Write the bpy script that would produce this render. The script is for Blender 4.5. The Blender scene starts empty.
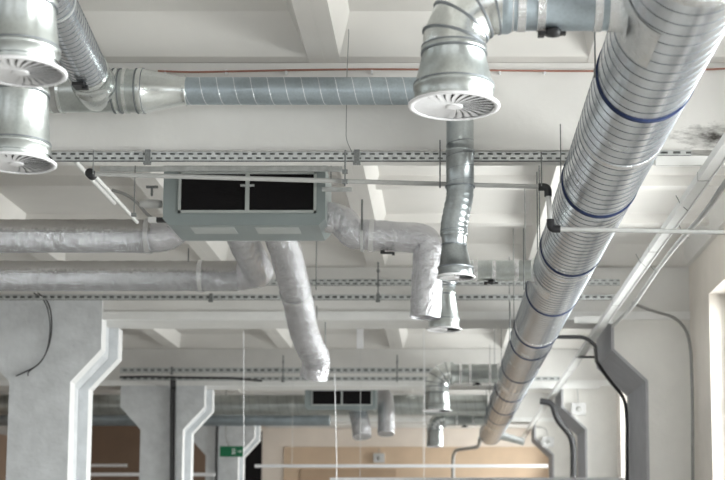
import bpy, math, random
from mathutils import Vector, Matrix
random.seed(7)
PI = math.pi
S = bpy.context.scene
COL = S.collection
EYE = 1.6
# ------------------------------------------------------------------ camera model (725 x 480 frame)
FP, CX, CY = 1400.0, 445.0, 377.0
PITCH = math.atan(163 / FP)
cp, sp = math.cos(PITCH), math.sin(PITCH)
def slope(py):
    v = (CY - py) / FP
    return (sp + v * cp) / (cp - v * sp)
def at(px, py, Y):                       # point seen at pixel (px,py) at distance Y down the hall
    v = (CY - py) / FP
    k = Y / (cp - v * sp)
    return Vector(((px - CX) / FP * k, Y, EYE + (sp + v * cp) * k))
def Yat(py, z):                          # distance at which height z shows on row py
    return (z - EYE) / slope(py)

# ------------------------------------------------------------------ materials
def new_mat(name):
    m = bpy.data.materials.new(name); m.use_nodes = True
    nt = m.node_tree; return m, nt, nt.nodes['Principled BSDF']
def coords(nt, scale=(1, 1, 1), kind='Object'):
    tc = nt.nodes.new('ShaderNodeTexCoord'); mp = nt.nodes.new('ShaderNodeMapping')
    mp.inputs['Scale'].default_value = scale
    nt.links.new(tc.outputs[kind], mp.inputs['Vector']); return mp.outputs['Vector']
def noise(nt, vec, scale, detail=4, rough=.5):
    n = nt.nodes.new('ShaderNodeTexNoise'); n.inputs['Scale'].default_value = scale
    n.inputs['Detail'].default_value = detail; n.inputs['Roughness'].default_value = rough
    nt.links.new(vec, n.inputs['Vector']); return n.outputs['Fac']
def ramp(nt, fac, a, b, p0=.3, p1=.7):
    r = nt.nodes.new('ShaderNodeValToRGB')
    r.color_ramp.elements[0].position = p0; r.color_ramp.elements[1].position = p1
    r.color_ramp.elements[0].color = (*a, 1); r.color_ramp.elements[1].color = (*b, 1)
    nt.links.new(fac, r.inputs['Fac']); return r.outputs['Color']
def bump(nt, fac, bs, strength, dist=.01):
    b = nt.nodes.new('ShaderNodeBump'); b.inputs['Strength'].default_value = strength
    b.inputs['Distance'].default_value = dist
    nt.links.new(fac, b.inputs['Height']); nt.links.new(b.outputs['Normal'], bs.inputs['Normal'])
def mat(name, c, rough=.6, metal=0., var=.08, scale=4, bmp=0, bscale=40, sc=(1, 1, 1)):
    m, nt, bs = new_mat(name)
    v = coords(nt, sc)
    a = tuple(max(0, x * (1 - var)) for x in c); b = tuple(min(1, x * (1 + var)) for x in c)
    nt.links.new(ramp(nt, noise(nt, v, scale), a, b), bs.inputs['Base Color'])
    bs.inputs['Roughness'].default_value = rough; bs.inputs['Metallic'].default_value = metal
    if bmp: bump(nt, noise(nt, v, bscale, 5), bs, bmp)
    return m
M = {}
M['plaster'] = mat('white_plaster', (.78, .765, .735), .8, var=.05, scale=1.6, bmp=.35, bscale=14)
M['slab'] = mat('ceiling_paint', (.75, .73, .70), .85, var=.05, scale=.8, bmp=.2, bscale=10)
M['column'] = mat('rough_column_paint', (.66, .68, .70), .8, var=.10, scale=3.2, bmp=1., bscale=11)
M['white_edge'] = mat('white_edge_paint', (.80, .80, .80), .7, var=.03, bmp=.4, bscale=18)
M['pilaster_side'] = mat('grey_pilaster_paint', (.40, .40, .42), .75, var=.06, bmp=.4)
M['floor'] = mat('concrete_floor', (.35, .34, .325), .5, var=.12, scale=.7)
M['white'] = mat('white_powder_coat', (.84, .84, .86), .35, var=.02)
M['whiteplastic'] = mat('white_plastic', (.66, .66, .65), .4, var=.03)
M['greypipe'] = mat('grey_plastic_pipe', (.40, .40, .39), .45, var=.05)
M['conduit'] = mat('grey_conduit', (.30, .30, .29), .5, var=.1, bmp=.5, bscale=60)
M['darkcable'] = mat('dark_cable', (.035, .035, .038), .5, var=.2)
M['hosegrey'] = mat('grey_hose', (.34, .34, .33), .5, bmp=.5, bscale=60)
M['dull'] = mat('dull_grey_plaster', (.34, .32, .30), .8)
M['boxgrey'] = mat('box_plastic', (.60, .60, .60), .5)
M['plaster_warm'] = mat('warm_plaster', (.78, .725, .665), .8, var=.05, scale=1.6, bmp=.35, bscale=14)
M['black'] = mat('black_plastic', (.015, .015, .017), .4)
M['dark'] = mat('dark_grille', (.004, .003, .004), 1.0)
M['red'] = mat('copper_red_cable', (.34, .16, .12), .5, var=.1)
M['strap'] = mat('blue_strap', (.008, .020, .075), .9)
M['acbody'] = mat('ac_sheet_metal', (.27, .31, .31), .4, .2, var=.05, scale=3)
M['aclight'] = mat('ac_frame_metal', (.47, .50, .49), .4, .2, var=.04)
M['ledge'] = mat('white_ledge', (.82, .82, .81), .6, var=.03)
M['pale'] = mat('pale_plywood', (.84, .75, .67), .7, var=.05, scale=1.2)
M['tan'] = mat('tan_plywood', (.66, .50, .36), .7, var=.08, scale=1.0)
M['tan2'] = mat('darker_tan_plywood', (.50, .36, .25), .7, var=.08, scale=1.0)
M['brown'] = mat('brown_board', (.25, .17, .12), .7, var=.1, scale=1.0)
M['green'] = mat('green_sign', (.005, .17, .07), .5, var=.02)
M['signwhite'] = mat('sign_white', (.7, .8, .75), .5, var=.02)
M['steel'] = mat('zinc_steel', (.58, .60, .60), .45, .5, var=.12, scale=12)
M['rod'] = mat('threaded_rod', (.22, .23, .23), .5, .5, var=.2, scale=60)
M['seam'] = mat('shaded_lock_seam_metal', (.25, .27, .29), .45, .8, var=.1)  # lock seam metal, darkened to carry the seams' contact shadow
M['seamlight'] = mat('bright_seam_metal', (.75, .78, .8), .3, .9, var=.1)

def galv(name, c, rough, sc=(1, 1, 1), bmp=.15, streak=None, var=.14):
    m, nt, bs = new_mat(name)
    v = coords(nt, sc)
    vo = nt.nodes.new('ShaderNodeTexVoronoi'); vo.inputs['Scale'].default_value = 45
    nt.links.new(v, vo.inputs['Vector'])
    n = noise(nt, v, 3.5, 5)
    mix = nt.nodes.new('ShaderNodeMath'); mix.operation = 'MULTIPLY_ADD'
    mix.inputs[1].default_value = .22; nt.links.new(vo.outputs['Distance'], mix.inputs[0]); nt.links.new(n, mix.inputs[2])
    a = tuple(x * (1 - var) for x in c); b = tuple(min(1, x * (1 + var)) for x in c)
    nt.links.new(ramp(nt, mix.outputs[0], a, b, .35, .75), bs.inputs['Base Color'])
    r = nt.nodes.new('ShaderNodeMapRange'); r.inputs['To Min'].default_value = rough * .75; r.inputs['To Max'].default_value = rough * 1.3
    nt.links.new(n, r.inputs['Value']); nt.links.new(r.outputs['Result'], bs.inputs['Roughness'])
    bs.inputs['Metallic'].default_value = .92
    if streak: bump(nt, noise(nt, coords(nt, streak), 1, 3), bs, bmp, .02)
    else: bump(nt, noise(nt, v, 6, 3), bs, bmp, .02)
    return m
M['galv_main'] = galv('galvanised_main_duct', (.66, .69, .73), .24, streak=(7, .12, 7), bmp=.10, var=.07)
M['galv'] = galv('galvanised_sheet', (.49, .52, .51), .31, bmp=.06)
M['galv_x'] = galv('galvanised_cross_duct', (.40, .46, .50), .42)
M['galv_drop'] = galv('dull_galvanised_drop', (.38, .41, .42), .3, bmp=.08)
M['galv_bright'] = galv('bright_galvanised_elbow', (.72, .75, .74), .23, bmp=.07)
def foil(name, c, rough, scale=(1, 1, 1), s=1., ceiling_sheen=False):
    m, nt, bs = new_mat(name)
    v = coords(nt, scale)
    n1 = noise(nt, v, 16, 6, .65); n2 = noise(nt, v, 3, 2)
    nt.links.new(ramp(nt, n2, tuple(x * .88 for x in c), c), bs.inputs['Base Color'])
    bs.inputs['Roughness'].default_value = rough; bs.inputs['Metallic'].default_value = .85
    bump(nt, n1, bs, s, .05 if ceiling_sheen else .03)
    if ceiling_sheen:                              # ceiling's reflection painted beige onto the upper side of the lagging
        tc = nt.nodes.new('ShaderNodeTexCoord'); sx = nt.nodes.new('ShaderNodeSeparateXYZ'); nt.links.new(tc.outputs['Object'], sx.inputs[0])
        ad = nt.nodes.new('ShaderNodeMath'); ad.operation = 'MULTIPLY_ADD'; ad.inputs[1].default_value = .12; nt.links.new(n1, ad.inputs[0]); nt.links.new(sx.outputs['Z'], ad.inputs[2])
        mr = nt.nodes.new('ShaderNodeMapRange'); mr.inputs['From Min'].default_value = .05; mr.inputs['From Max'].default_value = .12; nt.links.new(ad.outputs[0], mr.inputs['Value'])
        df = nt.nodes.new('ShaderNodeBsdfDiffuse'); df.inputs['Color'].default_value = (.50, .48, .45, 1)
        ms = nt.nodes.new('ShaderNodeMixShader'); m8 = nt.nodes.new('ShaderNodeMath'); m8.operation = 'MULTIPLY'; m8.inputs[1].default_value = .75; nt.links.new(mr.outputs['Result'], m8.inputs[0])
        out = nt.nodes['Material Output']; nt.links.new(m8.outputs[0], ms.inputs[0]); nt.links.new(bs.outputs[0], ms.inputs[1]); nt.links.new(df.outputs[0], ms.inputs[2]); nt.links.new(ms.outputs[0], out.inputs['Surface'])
    return m
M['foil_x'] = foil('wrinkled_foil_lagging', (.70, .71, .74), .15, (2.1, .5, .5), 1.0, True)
M['foil'] = foil('wrinkled_foil_flex', (.74, .74, .77), .16, (1.15, 1.15, 1.15), 1.0)
M['tape'] = foil('foil_tape', (.85, .86, .87), .25, (2, 2, 2), .5)

# beam material with a sooty stain of its own at one spot
def beam_mat():
    m, nt, bs = new_mat('beam_paint')
    v = coords(nt); tc = nt.nodes.new('ShaderNodeTexCoord')
    base = ramp(nt, noise(nt, v, 1.5), (.70, .69, .67), (.77, .76, .74))
    g = nt.nodes.new('ShaderNodeVectorMath'); g.operation = 'SUBTRACT'
    q = at(716, 137, 12.86); g.inputs[1].default_value = q
    nt.links.new(tc.outputs['Object'], g.inputs[0])
    s = nt.nodes.new('ShaderNodeVectorMath'); s.operation = 'MULTIPLY'; s.inputs[1].default_value = (2.3, .3, 7)
    nt.links.new(g.outputs[0], s.inputs[0])
    l = nt.nodes.new('ShaderNodeVectorMath'); l.operation = 'LENGTH'; nt.links.new(s.outputs[0], l.inputs[0])
    n = noise(nt, coords(nt, (3, 3, 9)), 3, 6, .7)
    a = nt.nodes.new('ShaderNodeMath'); a.operation = 'MULTIPLY_ADD'; a.inputs[1].default_value = 2.2; nt.links.new(n, a.inputs[0]); nt.links.new(l.outputs['Value'], a.inputs[2])
    sb = nt.nodes.new('ShaderNodeMapRange'); sb.inputs['From Min'].default_value = 1.0; sb.inputs['From Max'].default_value = 2.1; sb.inputs['To Min'].default_value = 1; sb.inputs['To Max'].default_value = 0; nt.links.new(a.outputs[0], sb.inputs['Value']); r = sb.outputs['Result']
    mx = nt.nodes.new('ShaderNodeMix'); mx.data_type = 'RGBA'
    nt.links.new(r, mx.inputs['Factor']); nt.links.new(base, mx.inputs[6]); mx.inputs[7].default_value = (.05, .045, .04, 1)
    nt.links.new(mx.outputs[2], bs.inputs['Base Color']); bs.inputs['Roughness'].default_value = .8
    bump(nt, noise(nt, v, 16, 5), bs, .25)
    return m
M['beam'] = beam_mat()
def glass():
    m = bpy.data.materials.new('window_glass'); m.use_nodes = True; nt = m.node_tree; nt.nodes.clear()
    o = nt.nodes.new('ShaderNodeOutputMaterial'); mx = nt.nodes.new('ShaderNodeMixShader')
    t = nt.nodes.new('ShaderNodeBsdfTransparent'); g = nt.nodes.new('ShaderNodeBsdfGlossy'); g.inputs['Roughness'].default_value = .02
    f = nt.nodes.new('ShaderNodeFresnel'); f.inputs['IOR'].default_value = 1.3
    t.inputs['Color'].default_value = (.95, .97, .97, 1)
    nt.links.new(f.outputs[0], mx.inputs[0]); nt.links.new(t.outputs[0], mx.inputs[1]); nt.links.new(g.outputs[0], mx.inputs[2]); nt.links.new(mx.outputs[0], o.inputs[0])
    return m
M['glass'] = glass()

# ------------------------------------------------------------------ mesh builder
class MB:
    def __init__(s): s.v = []; s.f = []; s.mi = []; s.sm = []; s.mats = []
    def slot(s, m):
        if m not in s.mats: s.mats.append(m)
        return s.mats.index(m)
    def add(s, vs, fs, m, smooth=False):
        b = len(s.v); s.v += [tuple(v) for v in vs]; i = s.slot(m)
        for f in fs: s.f.append(tuple(b + k for k in f)); s.mi.append(i); s.sm.append(smooth)
        return s
    def box(s, lo, hi, m):
        (a, b, c), (d, e, f) = lo, hi
        vs = [(a, b, c), (d, b, c), (d, e, c), (a, e, c), (a, b, f), (d, b, f), (d, e, f), (a, e, f)]
        return s.add(vs, [(0, 3, 2, 1), (4, 5, 6, 7), (0, 1, 5, 4), (1, 2, 6, 5), (2, 3, 7, 6), (3, 0, 4, 7)], m)
    def cbox(s, c, size, m, rot=None):
        hx, hy, hz = size[0] / 2, size[1] / 2, size[2] / 2
        vs = [Vector((x, y, z)) for z in (-hz, hz) for x, y in ((-hx, -hy), (hx, -hy), (hx, hy), (-hx, hy))]
        if rot is not None: vs = [rot @ v for v in vs]
        c = Vector(c); vs = [v + c for v in vs]
        return s.add(vs, [(0, 3, 2, 1), (4, 5, 6, 7), (0, 1, 5, 4), (1, 2, 6, 5), (2, 3, 7, 6), (3, 0, 4, 7)], m)
    def prism_y(s, poly, y0, y1, m, caps=True, side_m=None):   # polygon in XZ (ccw seen from -Y) extruded in Y
        n = len(poly)
        vs = [(x, y0, z) for x, z in poly] + [(x, y1, z) for x, z in poly]
        s.add(vs, [(k, k + n, (k + 1) % n + n, (k + 1) % n)[::-1] for k in range(n)], side_m or m)
        if caps: s.add(vs, [tuple(range(n)), tuple(range(n, 2 * n))[::-1]], m)
        return s
    def ring(s, frames, m, n=32, smooth=True, cap=False, jit=0., seed=0):  # frames: (centre, normal-u, normal-v, radius)
        rnd = random.Random(seed)
        vs = []; ph = [rnd.random() * 6.28 for _ in range(4)]
        for i, (c, u, w, r) in enumerate(frames):
            for k in range(n):
                a = 2 * PI * k / n
                q = r
                if jit: q = r * (1 + jit * (.5 * math.sin(3 * a + i * .9 + ph[0]) * math.sin(i * .47 + ph[1]) + .35 * math.sin(5 * a - i * 1.3 + ph[2]) + rnd.uniform(-.5, .5)))
                vs.append(c + u * (q * math.cos(a)) + w * (q * math.sin(a)))
        fs = []
        for i in range(len(frames) - 1):
            for k in range(n):
                k2 = (k + 1) % n
                fs.append((i * n + k, i * n + k2, (i + 1) * n + k2, (i + 1) * n + k))
        s.add(vs, fs, m, smooth)
        if cap:
            L = (len(frames) - 1) * n
            s.add(vs[:n], [tuple(range(n))[::-1]], m); s.add(vs[L:], [tuple(range(n))], m)
        return s
    def sweep(s, pts, rad, m, n=32, smooth=True, cap=False, jit=0., seed=0, mitre=True):
        pts = [Vector(p) for p in pts]; N = len(pts)
        rad = rad if isinstance(rad, (list, tuple)) else [rad] * N
        tang = []
        for i in range(N):
            a = (pts[i] - pts[i - 1]).normalized() if i else None
            b = (pts[i + 1] - pts[i]).normalized() if i < N - 1 else None
            t = b if a is None else a if b is None else (a + b).normalized()
            tang.append(t)
        t0 = tang[0]; ref = Vector((0, 0, 1)) if abs(t0.z) < .9 else Vector((0, 1, 0))
        u = t0.cross(ref).normalized(); fr = []
        for i in range(N):
            if i:
                q = tang[i - 1].rotation_difference(tang[i]); u = (q @ u)
            u = (u - tang[i] * u.dot(tang[i])).normalized(); w = tang[i].cross(u)
            fr.append((pts[i], u, w, rad[i]))
        return s.ring(fr, m, n, smooth, cap, jit, seed)
    def turn(s, A, B, prof, m, n=36, smooth=True, cap=False):   # profile [(t along A->B in metres, r)]
        A = Vector(A); B = Vector(B); t = (B - A).normalized()
        ref = Vector((0, 0, 1)) if abs(t.z) < .9 else Vector((0, 1, 0))
        u = t.cross(ref).normalized(); w = t.cross(u)
        return s.ring([(A + t * d, u, w, r) for d, r in prof], m, n, smooth, cap)
    def hoop(s, c, t, r, wd, th, m, n=36):       # a band round a duct
        c = Vector(c); t = Vector(t).normalized()
        return s.turn(c - t * wd / 2, c + t * wd / 2, [(0, r), (0, r + th), (wd, r + th), (wd, r)], m, n, False)
    def helix(s, A, B, r, pitch, m, bead=.006, n=28):
        A = Vector(A); B = Vector(B); t = (B - A).normalized(); L = (B - A).length
        ref = Vector((0, 0, 1)) if abs(t.z) < .9 else Vector((0, 1, 0))
        u = t.cross(ref).normalized(); w = t.cross(u)
        N = int(L / pitch * n); vs = []
        for i in range(N + 1):
            a = 2 * PI * i / n; e = u * math.cos(a) + w * math.sin(a); d = L * i / N
            for dd, rr in ((-bead, r - .001), (0, r + bead * .9), (bead, r - .001)):
                vs.append(A + t * (d + dd) + e * rr)
        fs = []
        for i in range(N):
            for k in range(2): fs.append((3 * i + k, 3 * i + k + 1, 3 * i + k + 4, 3 * i + k + 3))
        return s.add(vs, fs, m, True)
    def build(s, name, parent=None, origin=None):
        o0 = Vector(origin) if origin is not None else (Vector(parent['o_']) if parent is not None and 'o_' in parent else Vector((0, 0, 0)))
        me = bpy.data.meshes.new(name)
        me.from_pydata([tuple(Vector(v) - o0) for v in s.v], [], s.f)
        for m in s.mats: me.materials.append(m)
        for p, i, sm in zip(me.polygons, s.mi, s.sm): p.material_index = i; p.use_smooth = sm
        me.update()
        o = bpy.data.objects.new(name, me); COL.objects.link(o)
        if parent is not None: o.parent = parent; o['o_'] = list(o0)
        else: o.location = o0; o['o_'] = list(o0)
        return o
def tag(o, label=None, cat=None, group=None, kind=None):
    if label: o['label'] = label
    if cat: o['category'] = cat
    if group: o['group'] = group
    if kind: o['kind'] = kind
    return o
def thing(name, loc, label, cat, group=None):
    o = bpy.data.objects.new(name, None); COL.objects.link(o); o.location = loc; o['o_'] = list(loc)
    o.empty_display_size = .1
    return tag(o, label, cat, group)
def struct(o, label=None): return tag(o, label, kind='structure')
def fillet(pts, r, seg=6):
    pts = [Vector(p) for p in pts]; out = [pts[0]]
    for i in range(1, len(pts) - 1):
        a, b, c = pts[i - 1], pts[i], pts[i + 1]
        d1 = (a - b); d2 = (c - b); rr = min(r, d1.length * .49, d2.length * .49)
        p1 = b + d1.normalized() * rr; p2 = b + d2.normalized() * rr
        for k in range(seg + 1):
            t = k / seg; out.append(p1 * (1 - t) ** 2 + b * 2 * t * (1 - t) + p2 * t * t)
    out.append(pts[-1]); return out
def dense(pts, step):
    out = [pts[0]]
    for a, b in zip(pts, pts[1:]):
        n = max(1, int((b - a).length / step))
        out += [a.lerp(b, k / n) for k in range(1, n + 1)]
    return out

# ------------------------------------------------------------------ the building
XL, XR, Y0, Y1 = -14.0, 4.05, -5.0, 50.0
ZB, ZR, ZS = EYE + 3.65, EYE + 4.5, EYE + 4.76      # beam underside, rib underside, slab
BEAMS = [2.9, 12.86, 22.9, 32.9, 43.0]
BWS = [.55, .55, 1.2, 1.2, 1.2]
struct(MB().box((XL - .4, Y0 - .4, -.2), (XR + .4, Y1 + .4, 0), M['floor']).build('floor'))
# ceiling: precast ribbed slabs
cb = MB()
cb.box((XL - .4, Y0 - .4, ZS), (XR + .4, Y1 + .4, ZS + .25), M['slab'])
ribs = [4.12] + [1.5 - 2.64 * k for k in range(7)]
spans = list(zip([Y0] + [b + w for b, w in zip(BEAMS, BWS)], BEAMS + [Y1]))
for (ya, yb) in spans:
    for x in ribs:
        w = .15
        for sgn in (-1, 1):                # two legs of neighbouring slabs with a joint between
            a, b = (x - w, x - .001) if sgn < 0 else (x + .001, x + w)
            poly = [(a, ZR), (b, ZR), (b, ZS + .01), (a - (.13 if sgn < 0 else 0), ZS + .01)] if sgn < 0 else [(a, ZR), (b, ZR), (b + .13, ZS + .01), (a, ZS + .01)]
            cb.prism_y(poly, ya - .2, yb + .2, M['slab'])
    for xa, xb in zip([r + .14 for r in ribs[1:]], [r - .14 for r in ribs]):     # end diaphragms (sloped) and shallow cross ribs
        for (u, v, d) in ((ya - .02, ya + .16, .5), (yb + .02, yb - .16, -.5)):
            vs = [(xa, u, ZR + .005), (xb, u, ZR + .005), (xb, v, ZR + .005), (xa, v, ZR + .005), (xa, u, ZS + .01), (xb, u, ZS + .01), (xb, v + d, ZS + .01), (xa, v + d, ZS + .01)]
            cb.add(vs, [(0, 1, 2, 3), (3, 2, 6, 7), (0, 4, 5, 1), (4, 7, 6, 5)], M['slab'])
        L = yb - ya
        for q in (.27, .5, .73):
            yc = ya + L * q
            vs = [(xa, yc - .1, ZR + .14), (xb, yc - .1, ZR + .14), (xb, yc + .1, ZR + .14), (xa, yc + .1, ZR + .14), (xa, yc - .2, ZS + .01), (xb, yc - .2, ZS + .01), (xb, yc + .2, ZS + .01), (xa, yc + .2, ZS + .01)]
            cb.add(vs, [(0, 1, 2, 3), (0, 4, 5, 1), (3, 2, 6, 7)], M['slab'])
struct(cb.build('ceiling'))
blab = ['concrete beam above and behind the viewpoint', 'nearest white beam, carrying the red cable and the spiral cross duct',
        'second white beam, meeting the big cable-hung column on the left', 'third white beam, over the dark far row of cable ladders', 'farthest white beam, before the plywood end wall']
for k, y in enumerate(BEAMS):
    BW = BWS[k]; b = MB(); b.box((XL, y, ZB), (XR, y + BW, ZR), M['beam'])
    b.box((XL, y + .02, ZR), (XR, y + BW - .02, ZS), M['beam'])
    o = struct(b.build('ceiling_beam'), blab[k])
    if k in (2, 3, 4):
        l = MB(); l.box((XL, y - .05, ZB - .03), (XR, y + .08, ZB + .1), M['ledge']); l.build('edge_strip', o)
# columns with spreading heads
def column(x, y, label, hw=.5, cw=.99, dep=1.42):
    r = thing('column', (x, y, 0), label, 'column'); struct(r)
    z1, z2 = EYE + 2.58, EYE + 3.12
    prof = lambda h, c, t: [(x - h, 0), (x + h, 0), (x + h, z1), (x + c, z2), (x + c, ZB - t), (x - c, ZB - t), (x - c, z2), (x - h, z1)]
    if y < 30:
        f = MB(); f.prism_y(prof(hw, cw, -.35), y - .07, y - .02, M['column'], side_m=M['white_edge']); f.build('front_plate', r)
    f = MB(); f.prism_y(prof(hw, cw, 0), y - .02, y + .24, M['column'], side_m=M['white_edge']); f.build('front_flange', r)
    f = MB(); f.prism_y(prof(hw - .03, cw - .03, .001), y + .24, y + .34, M['column'], side_m=M['white_edge']); f.build('flange_step', r)
    f = MB(); f.prism_y(prof(hw - .16, cw - .16, .002), y + .34, y + dep - .3, M['column']); f.build('web', r)
    f = MB(); f.prism_y(prof(hw, cw, 0), y + dep - .3, y + dep, M['column'], side_m=M['white_edge']); f.build('rear_flange', r)
    return r
COLX = -6.65
column(COLX, 22.9, 'nearest and largest white column with spreading head, at the left edge')
column(COLX - .02, 32.9, 'second white column, with a dark cable running down its face')
column(COLX - .2, 43.0, 'farthest white column, beside the green exit sign')
def pilaster(y, dep, label):
    r = thing('pilaster', (3.7, y, 0), label, 'pilaster'); struct(r)
    z1, z2 = EYE + 2.6, EYE + 3.12
    poly = [(3.32, 0), (XR, 0), (XR, ZB), (2.77, ZB), (2.77, z2), (3.32, z1)]
    f = MB(); f.prism_y(poly, y, y + dep, M['plaster'], side_m=M['pilaster_side']); f.build('shaft', r)
    e = [(2.745, ZB), (2.745, z2 - .01), (3.295, z1 - .01), (3.295, 0), (3.34, 0), (3.34, z1 + .01), (2.79, z2 + .01), (2.79, ZB)]
    f = MB(); f.prism_y(e[::1], y - .02, y + .16, M['pilaster_side']); f.build('edge_band', r)
    return r
pilaster(22.9, 2.5, 'nearest pilaster with haunch on the right wall, its grey side towards the hall')
pilaster(32.9, 2.2, 'second pilaster with haunch on the right wall, with dark cables on its side')
pilaster(43.0, 1.8, 'farthest haunched pilaster, against the plywood end wall')
# walls with openings
def wall_with_windows(name, X0, X1, wins, z0, z1, mt='plaster'):
    b = MB(); ys = [Y0]
    for a, c in wins: ys += [a, c]
    ys.append(Y1)
    for i in range(0, len(ys), 2): b.box((X0, ys[i], 0), (X1, ys[i + 1], ZS + .1), M[mt])
    for a, c in wins:
        b.box((X0, a, 0), (X1, c, z0), M[mt]); b.box((X0, a, z1), (X1, c, ZS + .1), M[mt])
    return struct(b.build(name))
WR = [(-3.5, 1.8), (4.7, 11.6), (14.9, 21.2), (26.6, 32.2), (36.6, 42.2), (45.0, 49.4)]  # last opening is unseen, added to brighten the end wall
WL = [(-3.5, 1.8), (4.7, 11.6)]  # unseen left windows, added as light sources
ZW0, ZW1 = 1.0, EYE + 3.75
wall_with_windows('wall_right', XR, XR + .42, WR, ZW0, ZW1, 'plaster_warm')
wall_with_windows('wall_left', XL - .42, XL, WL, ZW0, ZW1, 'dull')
wn = 0
def window(x, a, c):
    global wn; wn += 1
    f = MB(); t = .07
    f.box((x - .04, a, ZW0), (x + .04, c, ZW0 + t), M['white']); f.box((x - .04, a, ZW1 - t), (x + .04, c, ZW1), M['white'])
    n = 3
    for k in range(n + 1):
        y = a + (c - a - t) * k / n; f.box((x - .04, y, ZW0), (x + .04, y + t, ZW1), M['white'])
    f.box((x - .03, a, 3.6), (x + .03, c, 3.66), M['white'])
    o = struct(f.build('window_%d' % wn))
    g = MB(); g.box((x - .004, a + .01, ZW0 + .01), (x + .004, c - .01, ZW1 - .01), M['glass']); g.build('pane', o)
for a, c in WR: window(XR + .3, a, c)
for a, c in WL: window(XL - .3, a, c)
b = MB()
b.box((XL, Y1, 0), (XR, Y1 + .3, ZS + .1), M['pale']); o = struct(b.build('wall_end'))
b = MB(); b.box((XL, Y0 - .3, 0), (XR, Y0, 1.0), M['plaster']); b.box((XL, Y0 - .3, 5.6), (XR, Y0, ZS + .1), M['plaster'])
for x, w_ in ((XL, 2.5), (-9.7, .5), (-5.3, 2.4), (-.9, .5)): b.box((x, Y0 - .3, 1.0), (x + w_, Y0, 5.6), M['plaster'])
b.box((XR - .4, Y0 - .3, 1), (XR, Y0, 5.6), M['plaster'])
struct(b.build('wall_rear'))
# cladding boards of the end wall
def board(px0, px1, py0, z_to, mt, nm, lab, th=.04, Y=50):
    a = at(px0, py0, Y - th); c = at(px1, py0, Y - th)
    q = MB(); q.box((a.x, Y - th, z_to), (c.x, Y, a.z), mt)
    return struct(q.build(nm), lab)
board(284, 580, 447, 0, M['tan'], 'trim_1', 'tan plywood cladding on the end wall')
board(300, 396, 469, 0, M['tan2'], 'trim_2', 'darker tan plywood sheet low on the end wall', .07)
board(-220, 236, 424, 0, M['brown'], 'trim_3', 'brown boards on the end wall behind the left columns', .06)
board(236, 262, 431, 0, M['dark'], 'trim_4', 'dark doorway opening at the left end of the plywood', .08)
q = MB(); a = at(263, 421, 48.6); c = at(560, 425, 48.6)
q.box((a.x, 48.6, c.z), (c.x, 49.96, a.z), M['ledge']); struct(q.build('trim_5'), 'white ledge running above the plywood end wall')

q = MB(); q.box((XL, 31.6, 0), (XL + .06, 49.9, EYE + 3.3), M['brown']); struct(q.build('trim_6'), 'brown boards along the far left wall')
# ------------------------------------------------------------------ ducts
ZM, RM, XM = EYE + 3.25, .345, 1.41          # main duct
main = thing('main_air_duct', (XM, 5.0, ZM), 'large galvanised spiral duct running the length of the hall with blue straps', 'air duct')
b = MB(); b.turn((XM, 5.0, ZM), (XM, 43.2, ZM), [(0, RM)] + [(d, RM) for d in (10, 20, 30)] + [(38.2, RM)], M['galv_main'], 64, True, True)
b.helix((XM, 5.0, ZM), (XM, 26, ZM), RM, .165, M['seam'], .0045, 40)
b.helix((XM, 26, ZM), (XM, 43.2, ZM), RM, .165, M['seam'], .005, 24)
b.build('duct_body', main)
zb = ZM - RM
for py in (121, 217, 276, 316, 348, 360, 383, 402, 415, 425):
    y = Yat(py, zb)
    s_ = MB().hoop((XM, y, ZM), (0, 1, 0), RM, .05, .010, M['strap'], 48).build('strap', main)
    for sx in (-1, 1):
        rd = MB(); rd.sweep([(XM + sx * (RM + .012), y, ZM - .02), (XM + sx * (RM + .012), y, ZB + .12 if abs(y - 12.6) < .5 else ZS)], .006, M['rod'], 8)
        rd.cbox((XM + sx * (RM + .012), y, ZM + .0), (.02, .03, .06), M['rod']); rd.build('hanger_rod', main)
for y in (7.35, 10.75, 15.6, 20.9, 28.0, 36.0):
    MB().hoop((XM, y, ZM), (0, 1, 0), RM, .09, .004, M['tape'], 48).build('joint_tape', main)

def diffuser(parent, c, R, neck):                # flat round swirl grille
    c = Vector(c)
    d = MB()
    up = c + Vector((0, 0, 1))
    d.turn(c, up, [(.002, R * .88), (-.001, R * .885), (-.003, R * .97), (.002, R), (.011, R), (.015, R * .97), (.022, neck)], M['white'], 56)
    d.turn(c, up, [(-.004, R * .001), (-.004, R * .15), (.0, R * .19), (.012, R * .19)], M['white'], 32, False)
    o = d.build('diffuser_plate', parent)
    v = MB(); n = 26
    for k in range(n):
        a = 2 * PI * k / n; secs = []
        for j in range(5):
            t = j / 4; r = R * (.17 + .72 * t); aa = a + .25 * t
            rad = Vector((math.cos(aa), math.sin(aa), 0)); tan = Vector((-math.sin(aa), math.cos(aa), 0))
            hw = PI * r / n * (.88 - .2 * t); dz = hw * .34
            p = c + rad * r + Vector((0, 0, .006))
            secs.append((p - tan * hw - Vector((0, 0, .004)), p + tan * hw + Vector((0, 0, dz - .004))))
        vs = [q for s2 in secs for q in s2]; vs += [q + Vector((0, 0, .003)) for q in vs]
        fs = [(2 * j, 2 * j + 1, 2 * j + 3, 2 * j + 2) for j in range(4)] + [(10 + 2 * j, 10 + 2 * j + 2, 10 + 2 * j + 3, 10 + 2 * j + 1) for j in range(4)]
        v.add(vs, fs, M['white'])
    v.build('vanes', o)
    k = MB(); k.turn(c + Vector((0, 0, .05)), up, [(0, .001), (0, R * .86)], M['dark'], 32, False); k.build('throat_shade', o)  # black disc painted in for the shade inside the duct

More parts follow.
